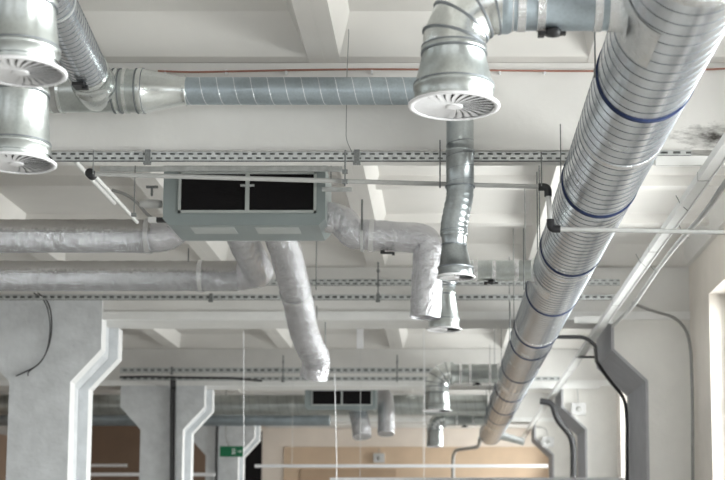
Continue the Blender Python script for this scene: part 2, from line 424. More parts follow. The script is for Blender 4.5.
def outlet(name, label, c, R, neck, cone_h, collar, top, side=None, elbow_r=None, side_r=None, damper=None, group=None, bright=True, near=False, flange_at=()):
    """round outlet hanging at c: diffuser, collar, cone, neck, and a gored elbow to the side point"""
    c = Vector(c); r = thing(name, c, label, 'air outlet', group); r['o_'] = list(c)
    diffuser(r, c, R, collar)
    z = c.z
    b = MB(); b.turn(c, c + Vector((0, 0, 1)), [(.02, collar), (.10, collar), (.105, collar + .008), (.125, collar + .008), (.13, collar)], M['galv'], 48); b.hoop(c + Vector((0, 0, .13)), (0, 0, 1), collar, .01, .009, M['seam'], 48); b.build('collar', r)
    b = MB(); b.turn(c, c + Vector((0, 0, 1)), [(.13, collar), (.13 + cone_h, neck), (.13 + cone_h + .01, neck + .01), (.13 + cone_h + .03, neck + .01), (.13 + cone_h + .035, neck)], M['galv'], 48); b.hoop(c + Vector((0, 0, .13 + cone_h)), (0, 0, 1), neck, .012, .012, M['seam'], 48); b.build('reducer_cone', r)
    zt = z + .13 + cone_h + .035
    if side is None:
        b = MB(); L = top - zt
        b.turn((c.x, c.y, zt), (c.x, c.y, top), [(0, neck), (L * .45, neck), (L * .45, neck + .01), (L * .45 + .03, neck + .01), (L * .45 + .03, neck), (L, neck)], M['galv'], 48); b.build('drop_pipe', r)
        return r
    side = Vector(side); d = Vector((side.x - c.x, side.y - c.y, 0)).normalized()
    ER = elbow_r; path = [Vector((c.x, c.y, zt)), Vector((c.x, c.y, top - ER))]
    cor = Vector((c.x, c.y, top - ER)) + d * ER; n = 4
    gor = []
    for k in range(1, n + 1):
        a = PI / 2 * k / n
        gor.append(cor - d * (ER * math.cos(a)) + Vector((0, 0, ER * math.sin(a))))
    # gores: ring at each mitre line
    b = MB(); pp = [path[1]] ; mid = []
    ang = [PI / 2 * (k + .5) / n for k in range(n)]
    pts = [path[0], path[1]] + [cor + (-d * math.cos(a) + Vector((0, 0, math.sin(a)))) * (ER / math.cos(PI / 4 / n)) for a in ang] + [cor + Vector((0, 0, ER))]
    b.sweep(pts, neck, M['galv_bright' if bright else 'galv'], 40, True)
    me = b
    for i in range(1, len(pts) - 1):
        t = (pts[i + 1] - pts[i - 1]).normalized(); me.hoop(pts[i], t, neck - .002, .012, .012, M['seam'], 40)
    b.build('elbow', r)
    sr = side_r or neck; s0 = pts[-1]; L = (side - s0).length
    b = MB(); b.turn(s0, side, [(0, neck), (.04, neck), (.07, sr), (L, sr)], M['galv_x' if near else 'galv'], 44); 
    b.build('branch_duct', r)
    dd = (side - s0).normalized(); k = 0
    for f in flange_at:
        MB().hoop(s0 + dd * L * f, dd, sr, .05, .006, M['tape'], 44).build('joint_tape', r)
    b = MB(); b.turn(side - dd * .05, side, [(0, sr + .004), (.04, sr + .03), (.05, sr + .07)], M['tape'], 44); b.build('saddle', r)
    pt = MB(); vs = []; NA = 14
    for q in range(NA + 1):
        a = math.radians(150 + 95 * q / NA)
        for yy in (-.30, -.26, .26, .30):
            rr = RM + (.009 if abs(yy) < .29 else .003); vs.append((XM + rr * math.cos(a), side.y + yy * sr / .17, ZM + rr * math.sin(a)))
    pt.add(vs, [(4 * q + e, 4 * q + e + 1, 4 * q + e + 5, 4 * q + e + 4) for q in range(NA) for e in range(3)], M['tape'], True); pt.build('saddle_patch', r)
    if damper:
        p = s0 + dd * L * damper + Vector((0, 0, -sr)); h = MB()
        h.turn(p + Vector((0, 0, .01)), p - Vector((0, 0, .03)), [(0, .03), (.015, .05), (.045, .05), (.06, .001)], M['black'], 16)
        h.cbox(p + Vector((.0, -.01, -.03)), (.15, .035, .018), M['black']); h.cbox(p + Vector((-.075, -.01, -.035)), (.04, .045, .03), M['black'])
        h.build('damper_handle', r)
    return r
zo = EYE + 2.6
def o_at(px, py, z): return at(px, py, Yat(py, z))
# big near outlet
c = at(454, 107, 8.2); Yb = c.y
outlet('air_outlet', 'large near galvanised outlet with white swirl grille, elbowed into the big duct at the top', c, 47.5 / FP * c.y, .19, .20, .238, ZM, (XM - RM * .93, Yb, ZM), .29, .17, .42, near=True, flange_at=(.06, .16, .32, .78, .9))
# the small hidden-branch outlet right behind the flexible drop
c = o_at(444, 330, EYE + 2.52); print('small outlet', c)
outlet('air_outlet', 'small outlet just below and behind the bent flexible drop', c, 18 / FP * c.y, .135, .30, .185, ZM, (XM - RM * .93, c.y, ZM), .20, .125, .42, flange_at=(.2, .45, .75))
c = o_at(437, 411, EYE + 2.55); outlet('air_outlet', 'upper of the two far elbowed outlets at the far end of the big duct', c, .30, .235, .22, .255, ZM + .05, (XM - RM * .93, c.y, ZM + .05), .27, .19, .55, flange_at=(.2, .4, .8))
c = o_at(435, 447, EYE + 2.50); outlet('air_outlet', 'farthest elbowed outlet, the lower one in front of the plywood', c, .235, .215, .30, .225, ZM, (XM - RM * .93, c.y, ZM), .26, .17, .5, flange_at=(.3, .7))

# left top pair and the ducts they belong to
c = o_at(20, 73, EYE + 2.36)
outlet('air_outlet', 'upper of two big white swirl outlets at the top left corner', c, .235, .165, .22, .19, EYE + 3.75)
c = o_at(16, 164, EYE + 2.36)
outlet('air_outlet', 'lower of two big white swirl outlets at the left edge', c, .25, .182, .32, .205, EYE + 3.75)
# cross duct in front of nearest beam
YC = 12.5; pc = at(300, 91, YC); ZC = pc.z
XJ = at(93, 92, YC).x; xr0 = at(146, 91, YC).x; xr1 = at(186, 91, YC).x; xe = at(457, 91, YC).x
cross = thing('cross_air_duct', (xr1, YC, ZC), 'slim spiral duct along the nearest beam, narrowing from a wide tee at left', 'air duct')
b = MB(); b.turn((xr1, YC, ZC), (xe - .2, YC, ZC), [(0, .125), (xe - .2 - xr1, .125)], M['galv_x'], 40)
b.helix((xr1, YC, ZC), (xe - .2, YC, ZC), .125, .155, M['seamlight'], .005, 24); b.build('duct_body', cross)
b = MB(); b.turn((xr0 - .04, YC, ZC), (xr1, YC, ZC), [(0, .21), (.02, .21), (.03, .20), (xr1 - xr0, .128), (xr1 - xr0 + .03, .128), (xr1 - xr0 + .04, .138), (xr1 - xr0 + .05, .125)], M['galv_bright'], 44); b.build('reducer_cone', cross)
b = MB(); xl = XL + 4; b.turn((xl, YC, ZC), (xr0 - .04, YC, ZC), [(0, .195), (xr0 - .04 - xl, .195)], M['galv'], 44)
for px in (52, 62, 118, 127, 141): b.hoop((at(px, 92, YC).x, YC, ZC), (1, 0, 0), .193, .03, .012, M['galv_bright'], 44)
for px in (118, 141):
    for dx in (-.03, .03): b.hoop((at(px, 92, YC).x + dx, YC, ZC), (1, 0, 0), .194, .008, .014, M['seam'], 44)
b.build('wide_section', cross)
MB().hoop((at(57, 92, YC).x, YC, ZC), (1, 0, 0), .196, .07, .004, M['conduit'], 44).build('mesh_sleeve', cross)
# elbow down + drop with bent flexible piece and small diffuser
dr = o_at(455.5, 283, EYE + 2.36); dr.y = 12.55
x2 = at(460, 150, YC).x
drop = thing('flexible_duct_drop', (dr.x, dr.y, dr.z), 'spiral drop duct with a bent flexible middle and small white round outlet', 'air duct')
b = MB(); pts = fillet([(xe - .2, YC, ZC), (x2, YC, ZC), (x2, YC, at(0, 140, YC).z)], .19, 4); b.sweep(pts, .125, M['galv_drop'], 36); b.build('elbow', drop)
za = at(0, 140, YC).z; zb2 = at(0, 187, YC).z; zc2 = at(0, 232, YC).z; zd = at(0, 245, YC).z
b = MB(); b.turn((x2, YC, za), (x2, YC, zb2), [(0, .125), (.10, .125), (.10, .134), (.12, .134), (.12, .127), (za - zb2, .127)], M['galv_drop'], 36)
b.helix((x2, YC, za), (x2, YC, zb2), .127, .12, M['seam'], .003, 24); b.hoop((x2, YC, zb2), (0, 0, 1), .126, .012, .012, M['seam'], 36); b.build('straight_piece', drop)
xm = at(454, 232, YC).x
b = MB(); pts = dense(fillet([(x2, YC, zb2 + .02), (x2, YC, zb2 - .08), (xm, YC, zc2 + .06), (xm, YC, zc2 - .04)], .12, 6), .02)
b.sweep(pts, [.125 if i % 3 else .121 for i in range(len(pts))], M['galv_drop'], 32); b.helix((xm, YC, zc2 + .02), (xm, YC, zc2 - .03), .125, .03, M['seam'], .003, 24); b.build('flexible_piece', drop)
b = MB(); b.turn((xm, YC, zc2), (xm, YC, zd), [(0, .12), (.02, .13), (.04, .115), (zc2 - zd, .11)], M['galv_drop'], 36); b.hoop((xm, YC, zd), (0, 0, 1), .108, .012, .01, M['seam'], 36); b.build('neck', drop)
b = MB(); tt = zd - dr.z; b.turn((xm, YC, zd), (dr.x, YC, dr.z), [(0, .11), (tt * .68, .15), (tt * .68, .16), (tt * .74, .16), (tt * .74, .155), (tt, .155)], M['galv_drop'], 40); b.hoop(Vector((dr.x, YC, dr.z)) + Vector((xm - dr.x, 0, tt)) * .3, (0, 0, 1), .15, .012, .014, M['seam'], 40); b.build('reducer_cone', drop)
diffuser(drop, (dr.x, YC, dr.z), .178, .155)
# diagonal duct along the hall at left, joining the tee
D1_ = Vector((-3.2, YC, ZC)); D0_ = Vector((-2.60, 5.6, ZC)); DD = (D0_ - D1_).normalized()
diag = thing('side_air_duct', D1_, 'spiral duct at the top left coming towards the viewer into the wide tee', 'air duct')
b = MB(); b.turn(D0_, D1_, [(0, .175), ((D1_ - D0_).length, .175)], M['galv_main'], 44, True, True)
b.helix(D0_, D1_ + DD * .6, .175, .09, M['seam'], .004, 28); b.build('duct_body', diag)
b = MB(); b.turn(D1_ + DD * .62, D1_ + DD * .02, [(0, .176), (.02, .19), (.06, .19), (.08, .18), (.3, .18), (.32, .195), (.36, .195), (.38, .2), (.6, .2)], M['galv_bright'], 44); b.build('joint_collar', diag)
h = MB(); p = D1_ + DD * .75 + Vector((-.03, 0, -.2)); h.cbox(p, (.10, .14, .03), M['black']); h.cbox(p + Vector((.05, 0, -.015)), (.05, .04, .03), M['black']); h.build('damper_handle', diag)
for k in (2.2, 4.8):
    p = D1_ + DD * k; MB().hoop(p, DD, .176, .035, .006, M['steel'], 40).build('hanger_band', diag)
    MB().sweep([p + Vector((0, 0, .17)), Vector((p.x, p.y, ZS))], .006, M['rod'], 8).build('hanger_rod', diag)

# ------------------------------------------------------------------ air handling unit + foil ducts
def unit(pxl, pxr, pyt, pyb, Yu, dep, label, detail=True):
    a = at(pxl, pyt, Yu); c = at(pxr, pyb, Yu)
    x0, x1, zt, zb_ = a.x, c.x, a.z, c.z
    r = thing('air_conditioner', ((x0 + x1) / 2, Yu, zb_), label, 'air conditioner')
    b = MB(); ch = .07
    prof = [(x0, zb_ + ch), (x0 + ch, zb_), (x1 - ch, zb_), (x1, zb_ + ch), (x1, zt), (x0, zt)]
    b.prism_y(prof, Yu, Yu + dep, M['acbody']); b.build('casing', r)
    g0 = x0 + (x1 - x0) * .095; g1 = x1 - (x1 - x0) * .055; gz1 = zt - (zt - zb_) * .10; gz0 = zb_ + (zt - zb_) * .20
    f = MB(); t = .028
    f.box((g0, Yu - .025, gz0), (g1, Yu + .001, gz0 + t), M['aclight']); f.box((g0, Yu - .025, gz1 - t), (g1, Yu + .001, gz1), M['aclight'])
    xm_ = g0 + (g1 - g0) * .5
    for x in (g0, g1 - t): f.box((x, Yu - .025, gz0), (x + t, Yu + .001, gz1), M['aclight'])
    f.box((xm_ - .022, Yu - .03, gz0), (xm_ + .022, Yu + .001, gz1), M['aclight'])
    if detail:
        f.cbox((xm_ - .05, Yu - .03, (gz0 + gz1) / 2 + .07), (.05, .03, .02), M['steel']); f.cbox((xm_ + .05, Yu - .03, (gz0 + gz1) / 2 + .07), (.05, .03, .02), M['steel'])
    f.build('grille_frame', r)
    for (p, q) in ((g0 + t, xm_ - .022), (xm_ + .022, g1 - t)):
        d = MB(); d.box((p, Yu - .004, gz0 + t), (q, Yu + .0005, gz1 - t), M['dark'])
        n = 22
        for k in range(n):
            z = gz0 + t + (gz1 - gz0 - 2 * t) * (k + .5) / n; d.box((p, Yu - .010, z - .002), (q, Yu - .004, z + .002), M['dark'])
        d.build('filter_grille', r)
    if detail:
        for u in (.16, .56):
            d = MB(); d.box((x0 + (x1 - x0) * u, Yu + .1, zb_ - .006), (x0 + (x1 - x0) * (u + .27), Yu + .42, zb_ + .001), M['aclight']); d.build('access_panel', r)
        d = MB(); d.box((x0 - .02, Yu + .02, zt), (x1 + .02, Yu + .10, zt + .035), M['steel']); d.box((x0 - .02, Yu + dep - .12, zt), (x1 + .02, Yu + dep - .04, zt + .035), M['steel']); d.build('mounting_rail', r)
        for x in (x0 + .05, x1 + .0):
            for y in (Yu + .06, Yu + dep - .08):
                MB().sweep([(x, y, zt), (x, y, ZS)], .007, M['rod'], 8).build('hanger_rod', r)
    d = MB(); d.box((x0 + .1, Yu + dep, zb_ + .02), (x1 - .1, Yu + dep + .12, zt - .04), M['aclight']); d.build('outlet_plenum', r)
    return r, x0, x1, zt, zb_
YU = 15.0
u1, ux0, ux1, uzt, uzb = unit(164, 325, 166, 225, YU, .80, 'large grey ceiling air handler with two black grilles, nearest one')
YU2 = 35.0
u2 = unit(305, 376, 387.5, 410, YU2, .8, 'small distant air handler with two black grilles above the plywood wall', False)
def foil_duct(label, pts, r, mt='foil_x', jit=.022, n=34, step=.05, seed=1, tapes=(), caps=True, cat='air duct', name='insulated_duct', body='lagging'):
    pts = [Vector(p) for p in pts]
    t = thing(name, pts[0], label, cat)
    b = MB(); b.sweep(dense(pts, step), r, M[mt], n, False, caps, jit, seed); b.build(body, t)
    L = [0]
    for a, c_ in zip(pts, pts[1:]): L.append(L[-1] + (c_ - a).length)
    for f in tapes:
        d = f * L[-1]
        for i in range(len(pts) - 1):
            if L[i] <= d <= L[i + 1] and L[i + 1] > L[i]:
                p = pts[i].lerp(pts[i + 1], (d - L[i]) / (L[i + 1] - L[i]))
                MB().hoop(p, pts[i + 1] - pts[i], r * 1.03, .06, .006, M['tape'], 36).build('joint_tape', t); break
    return t
# upper-left insulated duct, ending with a dark cut elbow below the unit
YA = 16.9; a0 = at(-60, 236, YA); a1 = at(153, 236, YA)
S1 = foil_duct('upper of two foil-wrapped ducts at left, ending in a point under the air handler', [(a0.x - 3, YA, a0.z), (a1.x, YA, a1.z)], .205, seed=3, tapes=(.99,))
e = MB(); q = at(172, 236, YA); pts = [Vector((a1.x, YA, a1.z)), Vector((q.x - .1, YA, a1.z)), Vector((q.x + .07, YA - .03, a1.z + .05)), Vector((q.x + .17, YA - .16, a1.z + .17)), Vector((q.x + .2, YA - .3, a1.z + .3))]
pts = dense(fillet(pts, .1, 4), .04); e.sweep(pts, [.2 - .06 * i / len(pts) for i in range(len(pts))], M['foil'], 32, True, True, .05, 5); e.build('end_elbow', S1)
# lower-left insulated duct, turning up to the unit through flex
YB = 18.2; b0 = at(-60, 276, YB); b1 = at(238, 276, YB)
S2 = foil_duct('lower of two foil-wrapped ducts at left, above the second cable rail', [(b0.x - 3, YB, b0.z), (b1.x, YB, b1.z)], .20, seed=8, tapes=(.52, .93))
f1 = foil_duct('short crinkled foil elbow linking the air handler to the lower left duct', fillet([at(238, 225, YU + 1.2), at(248, 252, 17.2), Vector((at(262, 274, YB).x, YB - .1, b1.z + .02)), Vector((b1.x + .02, YB, b1.z))], .35, 6), .19, 'foil', .035, seed=11, name='flexible_foil_duct', body='foil_sleeve')
f2 = foil_duct('long crinkled foil hose dropping from the air handler to an open end', fillet([at(275, 222, YU + 1.1), at(284, 245, 16.6), at(299, 305, 17.8), at(304, 335, 18.6), at(317, 360, 19.3), at(314, 377, 19.4)], .4, 6), .195, 'foil', .035, seed=14, tapes=(.42,), name='flexible_foil_duct', body='foil_sleeve', caps=False)
# outlet on the right of the unit: elbow, straight, elbow down
YO = 15.45; p0 = at(322, 212, YO); p1 = at(345, 236, YO)
f3 = foil_duct('foil-wrapped duct leaving the right side of the nearer air handler and turning down', 
    fillet([Vector((ux1 - .08, YO, p1.z + .22)), Vector((ux1 + .16, YO, p1.z + .19)), Vector((at(352, 236, YO).x, YO, p1.z + .02)), Vector((at(428, 238, YO).x, YO, p1.z - .03)), Vector((at(428, 262, YO).x, YO, at(0, 262, YO).z)), Vector((at(425, 318, YO).x, YO, at(0, 318, YO).z))], .2, 6), .172, 'foil', .035, seed=21, tapes=(.3,), name='insulated_duct', caps=False)
h = MB(); q = at(388, 253, YO - .05); h.cbox(q, (.12, .04, .02), M['black']); h.cbox(q + Vector((-.06, 0, .01)), (.05, .05, .035), M['black']); h.cbox(q + Vector((.06, 0, -.01)), (.03, .05, .03), M['black']); h.build('damper_handle', f3)
h = MB(); h.turn(at(361, 236, YO) , at(364, 236, YO), [(0, .18), (.03, .18)], M['steel'], 36); q = at(362, 215, YO - .18); h.cbox(q, (.02, .03, .35), M['rod']); h.build('hanger_clamp', f3)
# far unit's hoses
YF = 35.3
foil_duct('left of two short hoses under the distant air handler, curling down', fillet([at(354, 400, YF + .6), at(357, 409, YF + .3), at(361, 424, YF), at(362, 437, YF - .1)], .5, 6), .235, 'foil', .03, seed=31, name='flexible_foil_duct', body='foil_sleeve')
foil_duct('right of two short hoses, hanging straight beside the distant air handler', fillet([at(379, 391, YF + 1.1), at(385, 398, YF + .9), at(386.5, 408, YF + .5), at(386, 434, YF + .3)], .3, 6), .215, 'foil', .03, seed=33, name='flexible_foil_duct', body='foil_sleeve')
# far transverse ducts
YT = 37.3; pt = at(300, 405, YT)
far = thing('far_air_duct', (XM - 3, YT, pt.z), 'wide spiral duct crossing the hall behind the distant air handler', 'air duct')
b = MB(); b.turn((XL + .3, YT, pt.z), (XM - RM * .8, YT, pt.z), [(0, .27), (XM - RM * .8 - XL - .3, .27)], M['galv'], 40, True, True); b.helix((XL + .3, YT, pt.z), (XM - RM, YT, pt.z), .27, .25, M['seam'], .006, 24); b.build('duct_body', far)
pt = at(200, 419, 38.6)
far = thing('far_air_duct', (-6, 38.6, pt.z), 'thin dark duct just under the wide far cross duct', 'air duct')
b = MB(); b.turn((XL + .3, 38.6, pt.z), (at(330, 419, 38.6).x, 38.6, pt.z), [(0, .19), (at(330, 419, 38.6).x - XL - .3, .19)], M['galv_x'], 32, True, True); b.build('duct_body', far)
# stub at the far end of main
b = MB(); b.sweep([(XM + .15, 42.5, ZM - .1), at(505, 437, 42.5), at(524, 442, 42.4)], .11, M['galv'], 24, True, True); b.build('end_branch', main)

# ------------------------------------------------------------------ slotted rails / cable trays
def rail(name, label, pxa, pxb, py, Y, h, pitch=.085, mt='steel', rows=2, clamps=(), group=None, depth=.05):
    A = at(pxa, py, Y); B = at(pxb, py, Y); z = at((pxa + pxb) / 2, py, Y).z
    r = thing(name, (A.x, Y, z), label, 'cable tray', group)
    b = MB(); m = M[mt]; x0, x1 = A.x, B.x
    b.box((x0, Y, z + h / 2 - .003), (x1, Y + depth, z + h / 2), m)               # top web
    zs = z + h / 2; rh = h / rows
    for q in range(rows):
        zt_ = zs - q * rh; fr = rh * .28
        b.box((x0, Y, zt_ - fr), (x1, Y + .003, zt_), m); b.box((x0, Y, zt_ - rh), (x1, Y + .003, zt_ - rh + fr), m)
        x = x0 + (pitch * .5 if q % 2 else 0)
        while x < x1:
            b.box((x, Y, zt_ - rh + fr), (min(x + pitch * .42, x1), Y + .003, zt_ - fr), m); x += pitch
    b.box((x0, Y + depth - .003, z - h / 2), (x1, Y + depth, z + h / 2), M['rod'])
    b.build('slotted_channel', r)
    for px in clamps:
        p = at(px, py, Y); k = MB(); k.cbox((p.x, Y - .005, z - .01), (.05, .03, h + .05), M['rod']); k.cbox((p.x, Y - .02, z - h / 2 - .03), (.07, .04, .03), M['rod'])
        k.build('clamp', r)
    return r
rail('cable_tray', 'long slotted steel rail just under the nearest beam', 48, 572, 156, 12.78, .085, clamps=(148, 357))
rail('cable_tray', 'short slotted rail piece right of the big duct, by the black stain', 655, 692, 152.5, 12.8, .05, pitch=.12, rows=1)
rail('cable_tray', 'upper slotted rail before the second beam', 205, 620, 282, 22.3, .10, pitch=.12, rows=2)
rail('cable_tray', 'lower slotted rail before the second beam, above the big left column', -20, 625, 297, 22.3, .085, pitch=.12, rows=1, clamps=(211, 378))
rail('cable_tray', 'upper of the far slotted rails before the third beam', 120, 470, 370, 32.3, .12, pitch=.16, rows=1, clamps=(172,))
rail('cable_tray', 'lower of the far slotted rails before the third beam, with dark cables', 120, 560, 378.5, 32.3, .09, pitch=.16, rows=1, clamps=(172, 283))
def cable(name, label, pts, r, mt, cat='cable', n=8, group=None, fil=.15):
    b = MB(); b.sweep(fillet(pts, fil, 5), r, M[mt], n, True, True); o = b.build(name, None, Vector(pts[0])); return tag(o, label, cat, group)
cable('cable', 'bundle of dark cables lying along the far lower rail', [at(120, 377, 32.25), at(150, 376.5, 32.2), at(190, 377.5, 32.2), at(230, 378, 32.2), at(262, 381, 32.2)], .022, 'darkcable')
# white ledge bars in front of far row
q = MB(); a = at(207, 388, 33.5); c = at(610, 383, 33.5)
# red cable along nearest beam
pr = [at(158, 71, 12.82)]
for px in range(190, 730, 30): pr.append(at(px, 71.5 + 1.4 * math.sin(px * .013) - (px - 160) * .004, 12.82))
pr.append(at(760, 67, 12.82)); pr = [Vector((p.x, 12.82, p.z)) for p in pr]
rc = cable('cable', 'thin red-brown cable clipped along the top of the nearest beam', pr, .010, 'red')
for px in (165, 226, 286, 372, 500, 545):
    p = at(px, 71.5, 12.82); MB().cbox((p.x, 12.835, p.z), (.02, .04, .04), M['white']).build('clip', rc, rc['o_'])
# crack-like thin wire down the nearest beam
cable('wire', 'thin hanging wire beside the middle rib of the nearest beam', [at(346, 20, 12.4), at(349, 30, 12.4), at(347, 70, 12.75), at(346, 140, 12.76), at(352, 152, 12.76)], .004, 'conduit', 'wire', 6)

# ------------------------------------------------------------------ water pipe
wp = thing('water_pipe', at(93, 173, 12.72), 'grey plastic pipe crossing under the nearest beam, stepping down beside the big duct', 'pipe')
P = [Vector(at(93, 174, 12.72)), Vector(at(548, 187, 12.72)), Vector(at(550.5, 229, 12.72)), Vector(at(760, 233, 12.72))]
for p in P: p.y = 12.72
b = MB(); b.sweep(P[:2], .022, M['greypipe'], 16, True, True); b.build('upper_run', wp)
b = MB(); b.sweep(P[1:3], .024, M['whiteplastic'], 16, True, True); b.build('riser', wp)
b = MB(); b.sweep(P[2:4], .022, M['greypipe'], 16, True, True); b.build('lower_run', wp)
for i, (p, dx) in enumerate(((P[1], -1), (P[2], 1))):
    b = MB(); b.sweep(fillet([p + Vector((dx * .09, 0, 0)), p, p + Vector((0, 0, -.09 if i == 0 else .09))], .05, 5), .036, M['black'], 16, True, True); b.build('elbow_fitting', wp)
b = MB(); b.turn(P[0] + Vector((-.02, -.04, 0)), P[0] + Vector((-.02, .06, 0)), [(0, .02), (.0, .045), (.1, .045)], M['black'], 16, True, True); b.build('end_fitting', wp)
b = MB(); b.sweep([P[0], at(137, 222, 14.9)], .021, M['whiteplastic'], 14, True, True); b.build('side_run', wp)
cable('pipe', 'short white pipe slanting beside the grey pipe end, left of the air handler', [at(75, 161, 12.95), at(96, 184, 13.7), at(114, 203, 14.4)], .023, 'whiteplastic', 'pipe', 12)
# rods hanging near there
def rod(px, pya, pyb, Y, label, r=.006, cat='rod', nm='threaded_rod', group=None, mt='rod', clamps=()):
    A = at(px, pyb, Y); B = at(px, pya, Y)
    o = thing(nm, A, label, cat, group)
    MB().sweep([A, Vector((A.x, Y, B.z))], r, M[mt], 8, True, True).build('shank', o)
    for py in clamps:
        p = at(px, py, Y); k = MB(); k.cbox((A.x, Y - .01, p.z), (.05, .04, .035), M['rod']); k.build('clamp', o)
    return o
rod(93, 150, 174, 12.66, 'rod holding the left black end of the grey pipe')
rod(134, 158, 216, 14.2, 'rod hanging over the white slanting pipes left of the air handler', clamps=(215,))
rod(345, 150, 186, 12.68, 'rod with clamps carrying the pipe right of the air handler', clamps=(172, 182), r=.008)
rod(440, 140, 188, 12.66, 'rod left of the bent drop duct', r=.007)
rod(541.5, 152, 186, 12.66, 'rod holding the pipe just before the black elbow')
rod(537.5, 172, 250, 13.6, 'long rod left of the black pipe elbows')
rod(378, 262, 300, 22.25, 'clamped rod joining the two rails before the second beam', .012, clamps=(271, 285, 299))
rod(283, 355, 382, 32.25, 'clamped rod on the far rails, under the long foil hose', .015, clamps=(362, 378))
rod(397, 355, 382, 32.25, 'clamped rod on the far rails, right of the distant air handler', .015, clamps=(362, 378))
rod(188, 248, 274, 18.1, 'rod holding the lower foil duct near its right end', .008)
rod(316, 240, 290, 20.5, 'rod beside the long foil hose', .008)
rod(316.5, 306, 330, 21, 'short rod right of the middle of the foil hose', .008)
rod(325, 322, 345, 21, 'short rod right of the lower end of the foil hose', .008)
rod(524, 228, 290, 14.5, 'rod crossing in front of the small branch duct', .006)
rod(510, 302, 340, 19, 'rod hanging beside the middle of the big duct', .008)
# strut brackets by the unit
b = MB(); A = at(322, 189, 14.8); b.box((A.x, 14.8, A.z - .02), (A.x + .32, 14.84, A.z + .02), M['steel']); tag(b.build('bracket', None, A), 'short steel strut bracket at the right top of the air handler', 'bracket')
b = MB(); A = at(100, 169, 14.7); B_ = at(342, 169, 14.7); b.box((A.x, 14.7, A.z - .02), (B_.x, 14.74, A.z + .03), M['steel']); tag(b.build('mounting_strut', None, A), 'long steel strut along the top front of the near air handler', 'strut')
# pump & hoses left of unit
pm = thing('condensate_pump', at(155, 203, 15.2), 'small white condensate pump with hoses left of the air handler', 'pump')
b = MB(); q = at(151, 204, 15.2); b.turn(q - Vector((.13, 0, 0)), q + Vector((.13, 0, 0)), [(0, .001), (.01, .035), (.08, .05), (.2, .05), (.25, .04), (.26, .001)], M['whiteplastic'], 20); b.build('pump_body', pm)
b = MB(); b.sweep(fillet([at(112, 190, 15.2), at(126, 194, 15.2), at(138, 203, 15.2), at(146, 214, 15.2), at(158, 222, 15.2)], .1, 5), .018, M['conduit'], 10, True, True); b.build('hose', pm)
b = MB(); q = at(152, 187, 15.1); b.cbox(q, (.13, .03, .025), M['rod']); b.cbox(q - Vector((0, 0, .05)), (.02, .03, .1), M['rod']); b.build('bracket', pm)
b = MB(); q = at(160, 220, 15.1); b.cbox(q, (.22, .06, .05), M['darkcable']); b.cbox(q - Vector((.08, 0, 0)), (.09, .065, .055), M['whiteplastic']); b.build('drain_coupling', pm)

# ------------------------------------------------------------------ right side: trunking, hoses, conduits
ZTk = EYE + 3.42
tA = Vector(o_at(722, 150, ZTk)); tB = Vector(o_at(521, 440, ZTk)); xt = (tA.x + tB.x) / 2
print('trunk', tA, tB)
tr = thing('cable_trunking', (tA.x, 8, ZTk), 'long white square trunking running down the hall near the right wall', 'trunking')
far_t = tB; d = (tB - tA).normalized(); nearp = tA - d * 4
side = Vector((d.y, -d.x, 0)).normalized()
def slanted_box(m, A, B, w, h, mt):
    vs = []
    for p in (A, B):
        for sx, sz in ((-1, -1), (1, -1), (1, 1), (-1, 1)): vs.append(p + side * sx * w / 2 + Vector((0, 0, sz * h / 2)))
    m.add(vs, [(0, 1, 2, 3), (7, 6, 5, 4), (0, 4, 5, 1), (1, 5, 6, 2), (2, 6, 7, 3), (3, 7, 4, 0)], mt)
b = MB(); slanted_box(b, nearp, tB, .11, .08, M['whiteplastic']); slanted_box(b, nearp + side * .06, tB + side * .06, .015, .10, M['whiteplastic']); b.build('trunk_body', tr)
for k in (2.1, 4.9, 8.2, 12, 16, 20, 24):
    p = nearp + d * k; j = MB(); slanted_box(j, p, p + d * .02, .117, .088, M['greypipe']); j.build('joint_line', tr)
# slim bracket arms from beams to the trunking
for k, (px0, px1, py, Y, lab) in enumerate(((574, 613, 320, 22.6, 'white bracket under the trunking at the nearest right pilaster'), (500, 600, 386, 32.85, 'white bar across at the second right pilaster'), (655, 750, 162, 12.8, 'white ledge bar under the nearest beam right of the big duct'))):
    A = at(px0, py, Y); B_ = at(px1, py, Y); b = MB(); hh = (.06, .07, .045)[k]
    b.box((A.x, Y - .05, A.z - hh), (B_.x, Y, A.z + hh), M['ledge']); tag(b.build('wall_bracket', None, A), lab, 'bracket')
# grey hose tied to trunking
hp = [o_at(745, 158, ZTk - .05), o_at(724, 184, ZTk - .08), o_at(706, 212, ZTk - .06), o_at(682, 238, ZTk - .05), o_at(662, 263, ZTk - .03), o_at(645, 288, ZTk - .06), o_at(634, 305, ZTk - .03), o_at(613, 326, ZTk - .03)]
cable('hose', 'grey corrugated hose tied beside the white trunking', hp, .028, 'hosegrey', 'hose', 12, fil=.5)
for (px, py) in ((683, 233), (652, 268), (681, 205), (640, 262)):
    p = o_at(px, py, ZTk - .02); b = MB(); b.sweep([p + Vector((-.05, 0, .1)), p, p + Vector((.07, 0, -.06))], .005, M['conduit'], 6, True, True)
    tag(b.build('cable_tie', None, p), 'loose cable tie on the hose along the white trunking', 'cable tie', 'cable ties on the trunking')
